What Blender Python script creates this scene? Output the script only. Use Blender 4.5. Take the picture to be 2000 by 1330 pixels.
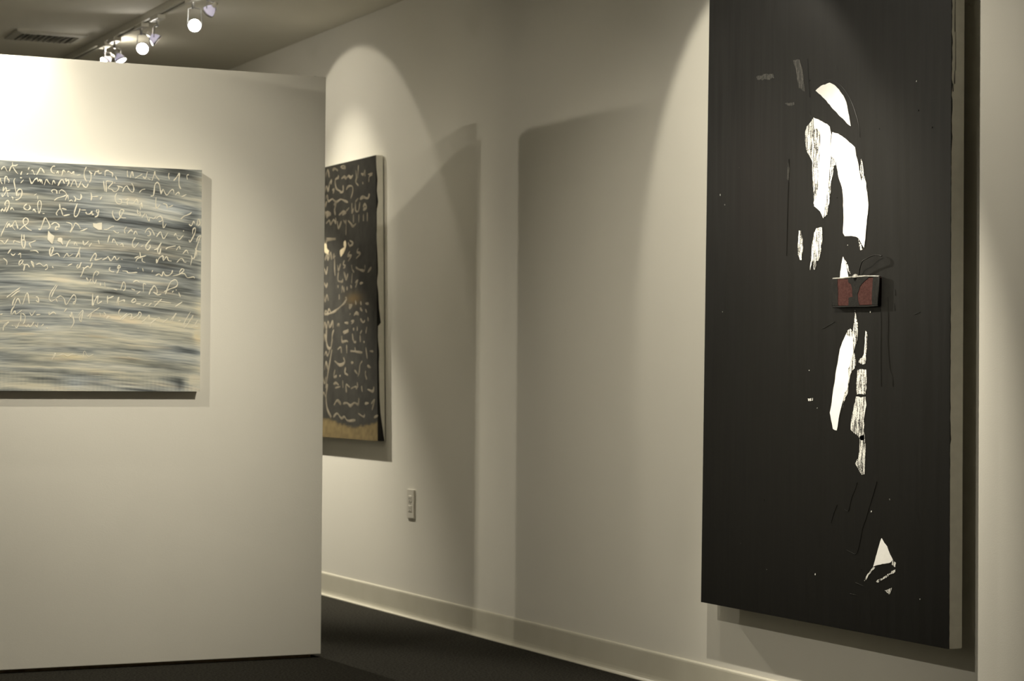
import bpy, bmesh, math, random
import numpy as np
from mathutils import Vector, Matrix

# ------------------------------------------------------------------ scene, camera, world, exposure
scene = bpy.context.scene
for o in list(bpy.data.objects):
    bpy.data.objects.remove(o, do_unlink=True)
col = scene.collection
scene.view_settings.view_transform = 'Standard'
scene.view_settings.look = 'None'
scene.view_settings.gamma = 1.0
scene.view_settings.use_curve_mapping = False
scene.view_settings.exposure = 0.22

cam_data = bpy.data.cameras.new('camera')
cam = bpy.data.objects.new('camera', cam_data)
col.objects.link(cam)
cam_data.sensor_width = 23.6
cam_data.lens = 4240.0 / 2000.0 * 23.6
YAW, PITCH, ROLL = math.radians(25.4656), math.radians(0.948), math.radians(0.43)
fwd = Vector((math.sin(YAW) * math.cos(PITCH), math.cos(YAW) * math.cos(PITCH), math.sin(PITCH)))
rgt = fwd.cross(Vector((0, 0, 1))).normalized()
upv = rgt.cross(fwd)
r2 = rgt * math.cos(ROLL) + upv * math.sin(ROLL)
u2 = upv * math.cos(ROLL) - rgt * math.sin(ROLL)
cam.matrix_world = Matrix(((r2.x, u2.x, -fwd.x, 0.0), (r2.y, u2.y, -fwd.y, 0.0), (r2.z, u2.z, -fwd.z, 1.0), (0, 0, 0, 1)))
cam_data.clip_start = 0.05
cam_data.clip_end = 60
cam_data.dof.use_dof = True
cam_data.dof.focus_distance = 6.05
cam_data.dof.aperture_fstop = 4.2
scene.camera = cam

world = bpy.data.worlds.new('world')
scene.world = world
world.use_nodes = True
world.node_tree.nodes['Background'].inputs[0].default_value = (0, 0, 0, 1)
world.node_tree.nodes['Background'].inputs[1].default_value = 0.0

WARM = (1.0, 0.925, 0.76)          # halogen lamps as the camera sees them
LAMP = 1.0                          # overall lamp level

# ------------------------------------------------------------------ room numbers (metres; camera stands at the origin, 1 m up)
XW = 3.4966                         # right wall
XL, Y0, Y1, ZC = -3.0, -2.6, 12.6, 2.58
YP = 7.245                          # face of the partition
LEFT_LINES = {
 1: [[[-444,672],[-434,683],[-424,667]],[[-417,668],[-411,683],[-404,690]],[[-407,698],[-406,685],[-397,670],[-388,660]],[[-407,688],[-397,687],[-389,692]],[[-379,658],[-375,670]],[[-354,676],[-351,685]],[[-359,660],[-354,664]],[[-344,673],[-339,674],[-335,664],[-332,661]],[[-326,660],[-317,677],[-313,684],[-306,678],[-300,667]],[[-264,692],[-272,691],[-278,681],[-274,671],[-265,668]],[[-260,668],[-255,676],[-253,667]],[[-241,662],[-236,680],[-229,672]],[[-222,673],[-218,677],[-208,670],[-201,677],[-201,666]],[[-190,665],[-178,668]],[[-158,695],[-164,681],[-165,664],[-159,648],[-155,647]],[[-149,682],[-142,672],[-142,654],[-147,643]],[[-149,679],[-138,673]],[[-131,667],[-126,681],[-121,680],[-116,685],[-115,675],[-105,677]],[[-94,667],[-93,683],[-84,686],[-77,682],[-68,677],[-69,665]],[[-58,669],[-53,656]],[[-17,689],[-17,677],[-15,667]],[[-7,665],[-1,687],[3,675],[3,670]],[[10,665],[21,671],[35,680]],[[37,671],[46,666],[53,689]],[[53,667],[64,662]],[[69,659],[76,678],[79,691],[82,677],[95,661]],[[129,688],[127,677],[130,666]],[[145,662],[156,675],[165,689],[164,668],[165,647],[171,635]],[[199,686],[192,682],[194,668]]],
 2: [[[-447,644],[-445,634],[-440,625]],[[-432,625],[-431,646],[-425,650],[-422,641],[-417,638],[-419,630]],[[-397,646],[-401,637],[-398,619],[-394,600],[-391,586]],[[-381,648],[-375,648]],[[-379,630],[-369,642]],[[-350,650],[-345,635],[-341,631],[-332,644],[-323,650]],[[-323,649],[-321,638],[-315,646],[-313,636],[-310,645],[-306,631]],[[-300,627],[-293,647],[-287,639],[-280,631]],[[-274,629],[-269,644],[-263,633]],[[-254,627],[-246,643],[-239,648],[-232,635]],[[-228,654],[-226,642],[-220,649],[-217,639],[-223,628]],[[-211,626],[-201,648],[-195,645],[-190,631],[-185,625],[-175,646]],[[-173,639],[-166,629],[-157,626],[-151,639]],[[-99,651],[-96,629],[-94,615]],[[-90,651],[-89,613]],[[-90,650],[-76,650],[-67,646],[-83,627],[-71,623],[-62,616],[-51,620],[-46,631],[-53,637]],[[-61,648],[-60,644]],[[-50,636],[-32,631]],[[-33,616],[-27,630],[-18,637],[-11,627],[0,616],[6,624],[4,637],[-2,647]],[[25,616],[34,626],[46,629]],[[65,606],[74,608],[77,622],[79,643],[87,654],[95,646],[99,627],[102,614]],[[102,615],[108,631],[115,619],[123,612],[135,628],[144,631],[147,618]],[[151,613],[162,624],[166,616]],[[174,608],[191,617]]],
 3: [[[-435,616],[-437,600],[-428,614],[-427,600],[-438,582],[-440,591]],[[-425,602],[-413,606]],[[-423,601],[-421,587],[-419,583]],[[-409,584],[-403,579]],[[-405,584],[-404,574]],[[-391,586],[-390,602],[-384,609],[-376,608],[-374,596],[-379,582],[-389,575],[-396,574]],[[-384,594],[-387,586]],[[-333,592],[-325,597]],[[-322,590],[-321,578]],[[-268,614],[-275,609],[-271,602]],[[-268,614],[-259,611],[-257,600]],[[-239,615],[-248,610],[-249,601]],[[-240,614],[-228,606],[-226,597],[-238,591],[-254,586],[-266,577]],[[-229,579],[-221,597],[-218,582]],[[-216,577],[-207,581],[-203,576]],[[-200,595],[-193,586],[-197,576]],[[-190,585],[-179,584],[-174,594],[-177,603]],[[-142,609],[-139,596],[-141,582]],[[-137,595],[-116,597]],[[-104,597],[-111,586]],[[-53,611],[-58,599],[-57,585],[-49,575],[-37,577],[-37,588],[-47,591]],[[-23,590],[-12,592],[-17,582],[-15,573]],[[4,576],[16,593],[22,578]],[[29,570],[33,582],[36,565]],[[84,603],[83,577],[87,565],[99,579]],[[108,582],[121,579],[124,565]],[[128,570],[144,578]]],
 4: [[[-443,533],[-438,542],[-433,534],[-426,549]],[[-426,532],[-419,546],[-416,560],[-420,570],[-426,568],[-430,558],[-428,553]],[[-412,540],[-407,547],[-400,539]],[[-357,562],[-365,555],[-367,548],[-361,543],[-353,542],[-346,549],[-350,559]],[[-337,539],[-334,545],[-327,535]],[[-321,569],[-321,554],[-317,532],[-312,544],[-309,561],[-312,573],[-317,574],[-321,567]],[[-305,532],[-298,532]],[[-248,567],[-246,550]],[[-255,527],[-258,536],[-245,550],[-236,528]],[[-241,552],[-224,548]],[[-234,527],[-212,532]],[[-187,571],[-194,552],[-198,535],[-195,526],[-187,530],[-180,546],[-179,554]],[[-175,549],[-158,549]],[[-159,543],[-154,536],[-144,537],[-137,546],[-137,535],[-131,537]],[[-121,553],[-122,544],[-116,541],[-114,550],[-118,553]],[[-114,545],[-119,531],[-128,527]],[[-65,552],[-67,540],[-61,526],[-52,519],[-41,528],[-31,546],[-28,553],[-38,555],[-43,541],[-36,529],[-20,528]],[[19,559],[21,543],[29,549],[28,535]],[[29,570],[30,557]],[[35,531],[46,546]],[[49,544],[55,529],[60,520],[64,532],[76,529],[85,537]],[[85,530],[99,539],[107,529],[103,522],[94,520]],[[109,527],[111,499],[121,514]],[[201,515],[210,510],[217,526],[221,519]],[[229,511],[234,534],[241,520],[232,509]],[[172,531],[184,542],[203,550],[210,557]]],
 5: [[[-420,500],[-430,481],[-439,461],[-443,450]],[[-424,480],[-415,494],[-413,484],[-405,489]],[[-395,505],[-403,493],[-403,482],[-395,473]],[[-395,505],[-390,490],[-386,478]],[[-381,475],[-368,487],[-354,498],[-353,510],[-361,515],[-368,509],[-368,497],[-361,486],[-350,477],[-340,474]],[[-318,480],[-311,479],[-304,498],[-296,518],[-287,507],[-279,489],[-287,480]],[[-275,496],[-263,503],[-251,498],[-249,488],[-258,489],[-261,479],[-251,481]],[[-225,506],[-208,501],[-205,490],[-211,472],[-199,493],[-194,504],[-182,496],[-176,485]],[[-178,477],[-164,482],[-152,488]],[[-96,487],[-85,487],[-69,496],[-62,498]],[[-64,484],[-52,476],[-44,478]],[[-18,498],[-25,487],[-23,475]],[[-14,476],[-2,488],[3,480]],[[7,473],[14,484],[20,473]],[[46,479],[52,490],[62,496],[73,487],[80,472]],[[59,489],[66,478],[62,470],[55,471]],[[86,467],[100,485],[106,473],[113,462],[127,484]],[[149,472],[154,481],[158,473]],[[158,471],[167,461],[182,477]],[[181,493],[183,490]],[[202,462],[206,454],[222,484],[224,503],[216,498],[214,482]],[[229,456],[233,470],[244,478],[236,460]]],
 6: [[[-445,438],[-437,434],[-430,426],[-418,443]],[[-401,428],[-398,438],[-391,435],[-377,432]],[[-373,461],[-374,439],[-370,419],[-365,414],[-361,433],[-364,441],[-372,441]],[[-366,460],[-365,441]],[[-326,441],[-343,433],[-348,430],[-341,416]],[[-224,422],[-214,444],[-209,446]],[[-197,430],[-193,440],[-186,428]],[[-167,446],[-163,431],[-148,445]],[[-146,426],[-137,440]],[[-115,450],[-111,436]],[[-76,468],[-83,442]],[[-67,442],[-62,455],[-53,441],[-48,434]],[[-40,435],[-32,440],[-28,429]],[[13,463],[4,448],[4,434],[11,429],[25,446]],[[32,432],[41,436]],[[67,459],[52,439],[50,427],[58,422],[66,433],[63,440]],[[79,423],[92,428],[104,448],[93,429],[92,416],[98,409],[103,429]],[[120,426],[129,433],[155,439]],[[157,424],[167,438],[171,428]],[[180,412],[193,425],[200,413]],[[224,433],[231,424],[244,421]],[[244,474],[231,442],[222,406]]],
 7: [[[-419,394],[-414,402],[-408,410]],[[-409,395],[-401,389],[-394,396]],[[-385,391],[-377,396],[-376,381]],[[-345,406],[-326,407],[-317,400]],[[-274,420],[-279,410],[-278,393],[-271,403],[-267,419],[-273,420]],[[-278,390],[-265,396],[-253,400],[-245,389]],[[-233,385],[-221,401],[-215,392],[-201,400]],[[-191,388],[-182,404],[-176,425]],[[-179,406],[-177,388]],[[-142,377],[-133,395],[-125,404],[-121,396],[-126,383],[-114,384],[-102,389]],[[-100,383],[-86,390],[-81,395],[-73,382],[-68,383],[-58,396],[-51,384],[-42,393]],[[-35,388],[-31,386]],[[15,381],[24,393],[51,402]],[[29,414],[33,392]],[[11,393],[27,400]],[[38,394],[38,383],[49,378]],[[88,377],[88,392]],[[89,378],[97,395],[110,403],[112,387],[123,401],[130,388],[141,386]],[[159,382],[173,396],[181,393],[186,384],[193,384]],[[210,408],[213,397],[208,374]],[[211,399],[221,399],[229,428]],[[229,429],[230,403]]],
 8: [[[-434,379],[-422,369],[-422,357]],[[-371,376],[-380,369],[-381,357],[-371,366],[-368,375]],[[-371,362],[-363,358],[-366,339]],[[-363,358],[-353,360],[-347,351]],[[-342,372],[-334,365],[-332,352],[-339,365],[-342,372]],[[-325,360],[-312,365],[-299,356],[-289,361],[-286,350],[-294,344]],[[-270,357],[-267,350]],[[-218,360],[-203,367]],[[-182,366],[-187,359],[-184,352],[-177,361],[-172,372],[-178,353]],[[-168,355],[-163,353],[-168,336],[-174,324]],[[-163,351],[-149,360],[-143,354],[-137,364],[-135,373]],[[-73,359],[-76,350],[-68,344],[-59,344]],[[-47,363],[-47,356],[-38,360],[-40,365],[-45,365],[-43,353],[-50,339]],[[-31,348],[-16,347],[-11,342],[3,342],[21,344]],[[23,360],[24,357]],[[39,359],[42,348]],[[75,353],[72,346]],[[85,335],[98,341],[107,334],[112,349],[118,338],[129,336],[141,344],[145,355]],[[145,336],[168,341],[185,356],[179,361],[172,354],[170,345],[187,344],[198,331],[219,334],[223,329]]],
 9: [[[-154,322],[-148,310]],[[-138,319],[-146,300]],[[-119,346],[-127,337],[-132,319],[-131,307]],[[-119,344],[-112,339],[-119,330]],[[-120,316],[-125,302],[-131,309]],[[-106,306],[-106,296]],[[-92,308],[-90,291]],[[-82,289],[-80,288]],[[-37,282],[-27,310],[-20,301],[-21,286],[-28,280]],[[-60,285],[-48,283]],[[7,310],[18,316],[30,310]],[[0,288],[14,283]],[[20,271],[32,280]],[[43,277],[43,306],[52,303]],[[63,270],[70,291]],[[70,284],[80,300],[90,288],[90,274],[77,279],[93,269],[106,273]],[[120,272],[129,296],[140,316],[156,322],[163,311],[158,299],[138,291],[115,280]],[[144,279],[149,285]],[[156,288],[160,287]],[[167,280],[173,264]]],
 10: [[[-421,249],[-409,259],[-377,282]],[[-407,251],[-387,267],[-377,272]],[[-402,222],[-399,236],[-392,250]],[[-397,219],[-384,246],[-375,228]],[[-368,227],[-353,266],[-346,230]],[[-324,253],[-317,251],[-315,236],[-324,241]],[[-256,296],[-273,271],[-279,254],[-278,244],[-271,239],[-259,247]],[[-252,294],[-264,273],[-272,254]],[[-257,249],[-252,237]],[[-255,251],[-241,258],[-229,248],[-222,229],[-208,249],[-196,263],[-189,252],[-194,232],[-198,237],[-188,244]],[[-132,269],[-132,226],[-125,244],[-114,261],[-116,235],[-105,240],[-100,244]],[[-81,262],[-81,236]],[[-83,251],[-60,261]],[[-49,238],[-42,259],[-44,231]],[[-44,242],[-24,249],[-24,242]],[[1,244],[11,255],[17,248],[8,241],[1,244]],[[17,238],[35,237]],[[42,230],[54,240]],[[60,230],[72,241]],[[81,229],[108,256]],[[79,244],[97,248],[140,242]],[[155,230],[180,247]]],
 11: [[[-442,191],[-434,194]],[[-395,221],[-404,207],[-406,192]],[[-403,192],[-393,205],[-390,194],[-370,208]],[[-373,201],[-374,170]],[[-369,197],[-359,189],[-361,170],[-366,162]],[[-344,201],[-337,191],[-325,208]],[[-322,193],[-308,195]],[[-279,204],[-279,194],[-265,203],[-256,196]],[[-229,205],[-220,216]],[[-211,197],[-206,187],[-203,204],[-199,190],[-195,170],[-206,149]],[[-180,194],[-165,212],[-168,187],[-171,172],[-176,184],[-170,201]],[[-149,190],[-137,202],[-109,221]],[[-142,184],[-135,202]],[[-107,206],[-105,190]],[[-94,206],[-87,199],[-93,189]],[[-84,184],[-77,193],[-71,189]],[[-36,218],[-42,209],[-40,197],[-34,192]],[[-38,181],[-13,204]],[[-32,180],[-10,199],[3,201],[-1,184]],[[3,184],[24,198],[29,209],[37,202],[26,184]],[[39,174],[51,185],[64,199],[62,183]],[[68,159],[73,174],[100,192],[94,177]],[[112,173],[130,189]],[[139,183],[159,208],[150,193],[143,176]],[[166,180],[175,183]],[[210,214],[188,176],[187,157],[206,180],[219,202],[215,187]],[[219,159],[236,186]],[[216,163],[238,163]]],
 12: [[[-432,138],[-428,157],[-413,168],[-428,152]],[[-403,158],[-400,154]],[[-391,153],[-386,149],[-378,168]],[[-359,155],[-352,153],[-347,162]],[[-347,155],[-340,154],[-330,169]],[[-325,161],[-319,152],[-316,168]],[[-306,154],[-297,163]],[[-287,151],[-285,148]]],
 13: [[[-268,44],[-257,67],[-261,51]],[[-245,59],[-230,63],[-215,56],[-200,63],[-181,60]],[[-165,52],[-158,75],[-146,56],[-127,64]],[[-11,58],[17,50]]],
}
LEFT_BLOBS = [[[-134,506],[-122,505],[-114,508],[-103,509],[-103,485],[-115,484],[-124,489],[-133,494]],[[-285,476],[-287,459],[-287,445],[-278,437],[-271,431],[-267,443],[-264,458],[-277,466]],[[-252,452],[-244,454],[-237,451],[-237,440],[-235,428],[-243,438],[-254,441]]]
LEFT_SMEARS = [[-302,626,106,28,-1.3,0],[-380,669,124,28,-0.6,0],[-191,687,106,21,-0.3,0],[57,625,80,21,-0.8,0],[165,693,53,14,-1.1,-0.2],[-13,514,124,12,-1.2,0],[131,500,124,16,-0.8,0],[212,485,35,38,-0.9,0],[206,538,25,16,-1.0,0],[-344,517,159,14,-0.7,0],[-172,529,106,14,-0.6,0],[130,561,88,21,0.8,0.8],[22,583,106,18,0.5,0.3],[-31,546,106,10,0.7,0],[-68,658,71,18,0.1,0.4],[-377,447,106,9,-0.5,0],[-188,471,106,9,0.4,0],[149,427,71,18,-0.6,0],[132,360,71,16,-0.9,0.2],[214,327,44,24,-0.9,0.1],[-343,384,159,10,-0.4,0.4],[-222,375,106,10,-0.3,0.5],[-239,315,159,16,0.8,-0.3],[-342,295,106,7,-0.5,0],[-134,321,53,9,-0.9,0],[79,311,106,9,0.7,-0.2],[169,296,53,10,-0.9,0],[233,283,25,9,0.5,0.3],[-341,266,106,9,0.2,0.3],[-392,205,80,21,-1.2,0.2],[-220,238,124,14,-0.4,0.4],[-63,273,39,5,-1.5,0],[-27,213,124,10,-0.9,0.3],[79,218,71,10,-0.6,0],[161,194,88,9,0.2,-0.4],[242,230,25,24,0.5,-0.6],[80,171,142,16,0.7,-0.3],[-237,138,106,9,0.3,0],[-374,150,88,14,-0.5,0],[-236,109,106,14,0.2,0.3],[-9,112,106,14,0.1,-0.2],[198,80,60,12,-0.9,0.1],[45,69,106,10,-0.3,0.4],[-201,58,53,12,0.7,-0.9],[-373,39,106,7,-0.5,0],[64,31,142,12,-0.7,-0.3],[-96,7,106,14,0.3,-0.2],[-338,14,124,10,-0.2,-0.3],[154,-21,39,18,-1.1,0],[176,-38,16,21,-1.0,0],[-131,-19,106,10,-0.4,0.3],[-191,-33,35,14,0.5,0.8],[-338,-12,159,9,-0.5,-0.2],[-303,-49,159,10,0.9,-0.2],[227,-17,18,28,1.0,-0.1],[234,133,14,24,0.9,-0.6],[82,-60,124,5,-0.9,-0.2]]
BLACK_SOLID = [[[3,820],[30,830],[73,834],[96,825],[120,809],[142,789],[156,770],[161,757],[170,730],[178,701],[161,710],[150,719],[127,733],[104,750],[83,764],[58,785],[30,804]],[[-8,744],[18,736],[43,725],[60,719],[74,710],[83,687],[79,666],[78,644],[82,618],[78,601],[75,584],[72,558],[68,532],[59,505],[53,481],[50,466],[45,453],[37,465],[29,474],[14,483],[-2,491],[9,515],[17,536],[21,579],[24,623],[27,662],[28,697],[12,710],[-3,711]],[[89,693],[116,686],[143,673],[172,656],[199,640],[205,616],[215,594],[223,567],[230,546],[242,536],[252,527],[259,510],[262,493],[265,475],[263,454],[258,434],[255,413],[252,386],[246,360],[236,369],[227,380],[218,388],[209,392],[183,396],[153,397],[144,406],[144,415],[147,449],[144,484],[144,505],[140,527],[132,545],[121,563],[113,589],[105,616],[86,622],[78,644],[83,670]],[[144,340],[152,328],[160,313],[166,295],[171,280],[150,280],[130,280],[132,299],[137,318]],[[161,124],[171,119],[180,118],[193,115],[196,98],[197,73],[186,52],[181,35],[173,28],[175,1],[170,-29],[157,-38],[151,-55],[141,-75],[133,-94],[125,-120],[118,-144],[108,-143],[99,-140],[90,-116],[83,-95],[93,-64],[98,-39],[107,-8],[113,22],[123,52],[131,82],[144,103]],[[334,-429],[346,-441],[359,-449],[373,-470],[386,-484],[376,-491],[347,-497],[320,-502],[296,-509],[305,-490],[313,-472],[323,-450]]]
BLACK_DRY = [[[-12,741],[-28,729],[-42,722],[-50,707],[-50,691],[-47,669],[-39,648],[-23,632],[-11,615],[-13,600],[-11,582],[-7,538],[-2,491],[10,493],[17,536],[21,579],[24,623],[26,704],[4,708],[-4,726]],[[75,619],[105,620],[117,602],[98,599],[84,557],[76,506],[64,463],[51,457],[60,507],[71,562]],[[-81,426],[-69,425],[-61,396],[-61,365],[-64,340],[-74,341],[-84,357],[-85,388]],[[10,427],[39,428],[39,404],[38,382],[34,360],[23,336],[11,334],[4,309],[-2,311],[-7,340],[-21,309],[-15,358],[-11,384],[-1,415]],[[229,605],[237,587],[252,540],[259,518],[252,523],[233,545],[224,572]],[[203,190],[211,170],[218,149],[217,107],[204,90],[197,73],[193,115],[198,149]],[[161,124],[169,135],[181,139],[195,130],[195,115],[180,117]],[[254,132],[262,126],[261,85],[254,42],[241,40],[221,47],[247,68],[252,102]],[[218,26],[258,26],[261,-7],[255,-43],[235,-41],[215,-42],[211,-12]],[[211,-48],[233,-51],[255,-48],[260,-71],[250,-104],[249,-134],[250,-168],[233,-168],[227,-160],[205,-150],[186,-140],[189,-106],[200,-76]],[[180,73],[199,73],[210,39],[181,9],[174,-34],[152,-64],[146,-81],[151,-47],[170,-25]],[[154,330],[163,321],[175,301],[180,290],[171,298],[162,313]],[[218,384],[231,369],[237,355],[226,354],[221,369]],[[94,231],[99,231],[99,209],[94,209]],[[-30,-57],[-3,-55],[-4,-62],[-26,-64]],[[229,-157],[253,-151],[257,-190],[255,-225],[252,-260],[239,-262],[224,-249],[208,-234],[222,-216],[227,-201],[230,-176]],[[309,-548],[347,-531],[400,-507],[396,-515],[351,-535],[318,-550]],[[253,-552],[263,-538],[284,-519],[296,-510],[305,-510],[275,-532],[261,-549]],[[350,-568],[368,-563],[382,-558],[379,-568],[371,-577],[360,-573]],[[384,-484],[400,-490],[396,-502],[381,-496]]]
BLACK_FAINT = [[[-115,921],[-82,919],[-70,897],[-61,861],[-53,824],[-85,837],[-98,883]],[[-316,898],[-268,900],[-222,896],[-218,882],[-251,881],[-311,889]],[[-158,801],[-109,800],[-103,792],[-142,793]],[[-140,631],[-132,610],[-136,574],[-146,580],[-143,606]]]
BLACK_RIDGE = [[[53,843],[103,834],[149,803],[187,758],[214,704],[221,665]],[[-29,764],[-24,751],[-12,743]],[[-136,637],[-138,574],[-141,503],[-146,356]],[[-42,916],[-37,858],[-29,804]],[[72,910],[77,907]],[[103,880],[107,866]],[[325,189],[327,139],[326,89],[327,30],[329,-20]],[[357,221],[360,155],[359,97],[368,30],[380,1],[382,-19]],[[389,241],[392,224]],[[385,204],[389,183]],[[39,141],[66,147],[104,160]],[[476,171],[503,178]],[[311,-277],[295,-312],[274,-352],[260,-383],[244,-409],[232,-449],[215,-480],[189,-478],[167,-473]],[[218,-284],[205,-307],[192,-327],[183,-348],[175,-366],[157,-362]],[[121,-351],[104,-377],[91,-404]],[[211,-560],[250,-566]],[[185,-592],[216,-594]]]
BLACK_WIRE = [[[227,281],[238,301],[252,317],[267,325],[281,328],[299,334],[317,336],[335,333]]]
FAR_WRITING = [[[0,922],[11,909]],[[54,921],[83,925],[122,913]],[[155,926],[189,930],[213,918],[165,920]],[[123,893],[128,882],[89,875],[95,843],[119,828],[158,818]],[[166,874],[199,880],[223,871],[251,879],[280,870],[307,878]],[[339,897],[349,864],[340,845],[373,827]],[[371,917],[363,860]],[[404,877],[431,871],[449,888],[450,861]],[[485,867],[535,865],[499,856],[495,833]],[[12,863],[41,877],[31,858]],[[52,831],[76,834],[62,816]],[[186,843],[187,816],[149,813]],[[224,820],[252,833],[299,829],[304,804],[282,778]],[[428,838],[423,830]],[[393,767],[429,773],[483,764],[505,782]],[[-31,797],[-12,813],[4,784],[53,791],[102,774],[159,782],[207,772],[249,763]],[[338,759],[374,772]],[[73,764],[102,767],[83,741],[93,716]],[[-24,734],[5,734],[35,725],[-19,720]],[[137,713],[189,725],[227,718],[180,712]],[[227,725],[264,738]],[[296,756],[297,713],[315,732]],[[338,756],[343,720],[376,717],[393,754]],[[430,730],[452,740],[471,724],[430,718]],[[316,705],[317,668]],[[381,701],[381,666]],[[435,699],[436,668]],[[480,703],[481,663]],[[-23,685],[16,697],[36,678],[70,697],[99,680],[98,704]],[[118,687],[133,655],[171,684]],[[195,687],[219,674],[228,684],[227,619]],[[251,682],[284,667],[313,653],[349,663]],[[254,584],[277,569],[314,579],[272,593]],[[273,568],[280,566]],[[380,554],[362,538],[403,529],[353,510]],[[278,546],[250,526],[297,526],[256,502]],[[213,508],[195,492],[223,483],[200,474]],[[128,491],[138,467],[166,496]],[[298,484],[308,463],[331,450]],[[349,471],[386,461],[423,455],[455,454],[459,477]],[[491,444],[535,464]],[[83,546],[74,526],[98,534]],[[88,522],[90,475],[98,444]],[[138,460],[134,422],[187,415],[191,427]],[[205,457],[224,436],[234,420],[257,448]],[[346,404],[378,415],[347,384]],[[401,399],[438,401]],[[130,400],[140,389]],[[183,364],[187,394],[212,368],[211,392]],[[244,391],[249,374]],[[286,394],[305,384]],[[308,449],[300,402]],[[150,360],[151,336]],[[227,343],[245,340]],[[274,314],[279,295],[307,308],[274,307]],[[348,327],[358,308]],[[408,319],[422,305]],[[467,310],[507,308]],[[285,270],[289,265]],[[331,260],[359,273],[391,264],[340,270]],[[404,292],[432,278]],[[468,284],[486,270]],[[220,232],[267,229]],[[299,237],[332,237],[304,225]],[[410,245],[442,229],[464,237]],[[495,250],[505,233]],[[-16,219],[-7,229]],[[38,213],[71,240],[77,209]],[[130,218],[139,227],[158,221]],[[323,203],[337,200]],[[374,212],[374,194]],[[202,190],[240,196],[268,196],[212,183]],[[407,180],[429,195]],[[188,175],[189,149],[241,152],[264,146]],[[315,183],[325,153]],[[407,175],[412,145]],[[487,210],[475,181]],[[188,161],[194,146],[245,149]],[[329,156],[339,144],[362,146]],[[407,157],[412,144]],[[448,145],[462,143]],[[137,114],[175,124],[185,97]],[[246,134],[251,96]],[[293,106],[344,104],[436,98]],[[348,123],[353,104]],[[476,120],[495,71]],[[521,104],[565,102]],[[100,63],[163,45],[224,56],[209,79]],[[304,55],[332,55]],[[437,62],[410,45],[401,12],[384,-5]],[[496,42],[536,33]],[[106,25],[92,-8],[130,-4]],[[164,-4],[178,-2]],[[239,35],[230,11],[268,0]],[[346,22],[383,5]],[[478,20],[474,2],[493,-18]],[[88,-40],[122,-35],[155,-45]],[[202,-23],[208,-57]],[[245,-39],[292,-54]],[[380,-30],[385,-55]],[[112,-57],[177,-51]],[[241,-42],[250,-77]],[[305,-59],[360,-50],[376,-61]],[[430,-46],[439,-72]],[[500,-60],[561,-68],[575,-48]],[[97,-134],[138,-113],[187,-130]],[[211,-126],[259,-123],[299,-134],[346,-121],[393,-126],[400,-98]],[[471,-122],[516,-119]],[[547,-121],[584,-104],[555,-147]],[[90,-187],[139,-171],[188,-191],[228,-184],[269,-200],[364,-196]],[[394,-166],[456,-179],[472,-168]],[[578,-180],[623,-170]]]
FAR_LINE = [[[-32,274],[27,276],[99,286],[161,302],[213,319],[246,337]],[[87,204],[68,180],[64,149]],[[-6,205],[-10,150]],[[-10,162],[11,126],[50,122],[68,163]],[[65,115],[42,63],[18,11],[-9,-58]],[[12,-40],[-4,-100],[14,-153],[65,-190]],[[-16,612],[101,609]]]
FAR_HOOK = [[[211,593],[216,572],[207,557],[160,540]],[[-31,596],[-25,567],[15,550]]]
FAR_WRAP = [[940,0.0],[882,0.07],[839,0.22],[790,0.11],[740,0.3],[707,0.07],[619,0.07],[615,0.0],[575,0.04],[510,0.15],[444,0.22],[400,0.04],[356,0.22],[291,0.3],[214,0.59],[210,0.15],[160,0.11],[94,0.3],[51,0.22],[-15,0.26],[-102,0.3],[-167,0.44],[-233,0.74],[-281,0.96]]
FAR_BAND = [[-41,-191],[51,-196],[148,-210],[274,-221],[397,-220],[505,-211],[604,-194]]

# ------------------------------------------------------------------ helpers
def link(name, me, mat=None, parent=None):
    o = bpy.data.objects.new(name, me)
    col.objects.link(o)
    if mat is not None:
        me.materials.append(mat)
    if parent is not None:
        o.parent = parent
    return o

def tag(o, label, cat, group=None):
    o['label'] = label
    o['category'] = cat
    if group:
        o['group'] = group
    return o

def struct(o):
    o['kind'] = 'structure'
    return o

def empty(name, loc=(0, 0, 0)):
    o = bpy.data.objects.new(name, None)
    col.objects.link(o)
    o.location = loc
    o.empty_display_size = 0.1
    return o

def mesh(name, verts, faces, smooth=False):
    me = bpy.data.meshes.new(name)
    me.from_pydata([tuple(map(float, v)) for v in verts], [], faces)
    me.update()
    if smooth:
        me.polygons.foreach_set('use_smooth', [True] * len(me.polygons))
    return me

def fix(me):
    bm = bmesh.new()
    bm.from_mesh(me)
    bmesh.ops.recalc_face_normals(bm, faces=bm.faces)
    bm.to_mesh(me)
    bm.free()
    return me

def box_mesh(name, x0, x1, y0, y1, z0, z1, bevel=0.0):
    bm = bmesh.new()
    bmesh.ops.create_cube(bm, size=1.0)
    for v in bm.verts:
        v.co = Vector(((x0 + x1) / 2 + v.co.x * (x1 - x0), (y0 + y1) / 2 + v.co.y * (y1 - y0), (z0 + z1) / 2 + v.co.z * (z1 - z0)))
    if bevel:
        bmesh.ops.bevel(bm, geom=bm.edges[:], offset=bevel, segments=2, affect='EDGES', profile=0.5)
    me = bpy.data.meshes.new(name)
    bm.to_mesh(me)
    bm.free()
    return me

def lathe(name, prof, n=24, smooth=True):
    v, f = [], []
    for r, z in prof:
        for k in range(n):
            a = 2 * math.pi * k / n
            v.append((r * math.cos(a), r * math.sin(a), z))
    for i in range(len(prof) - 1):
        for k in range(n):
            f.append((i * n + k, i * n + (k + 1) % n, (i + 1) * n + (k + 1) % n, (i + 1) * n + k))
    return fix(mesh(name, v, f, smooth))

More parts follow.
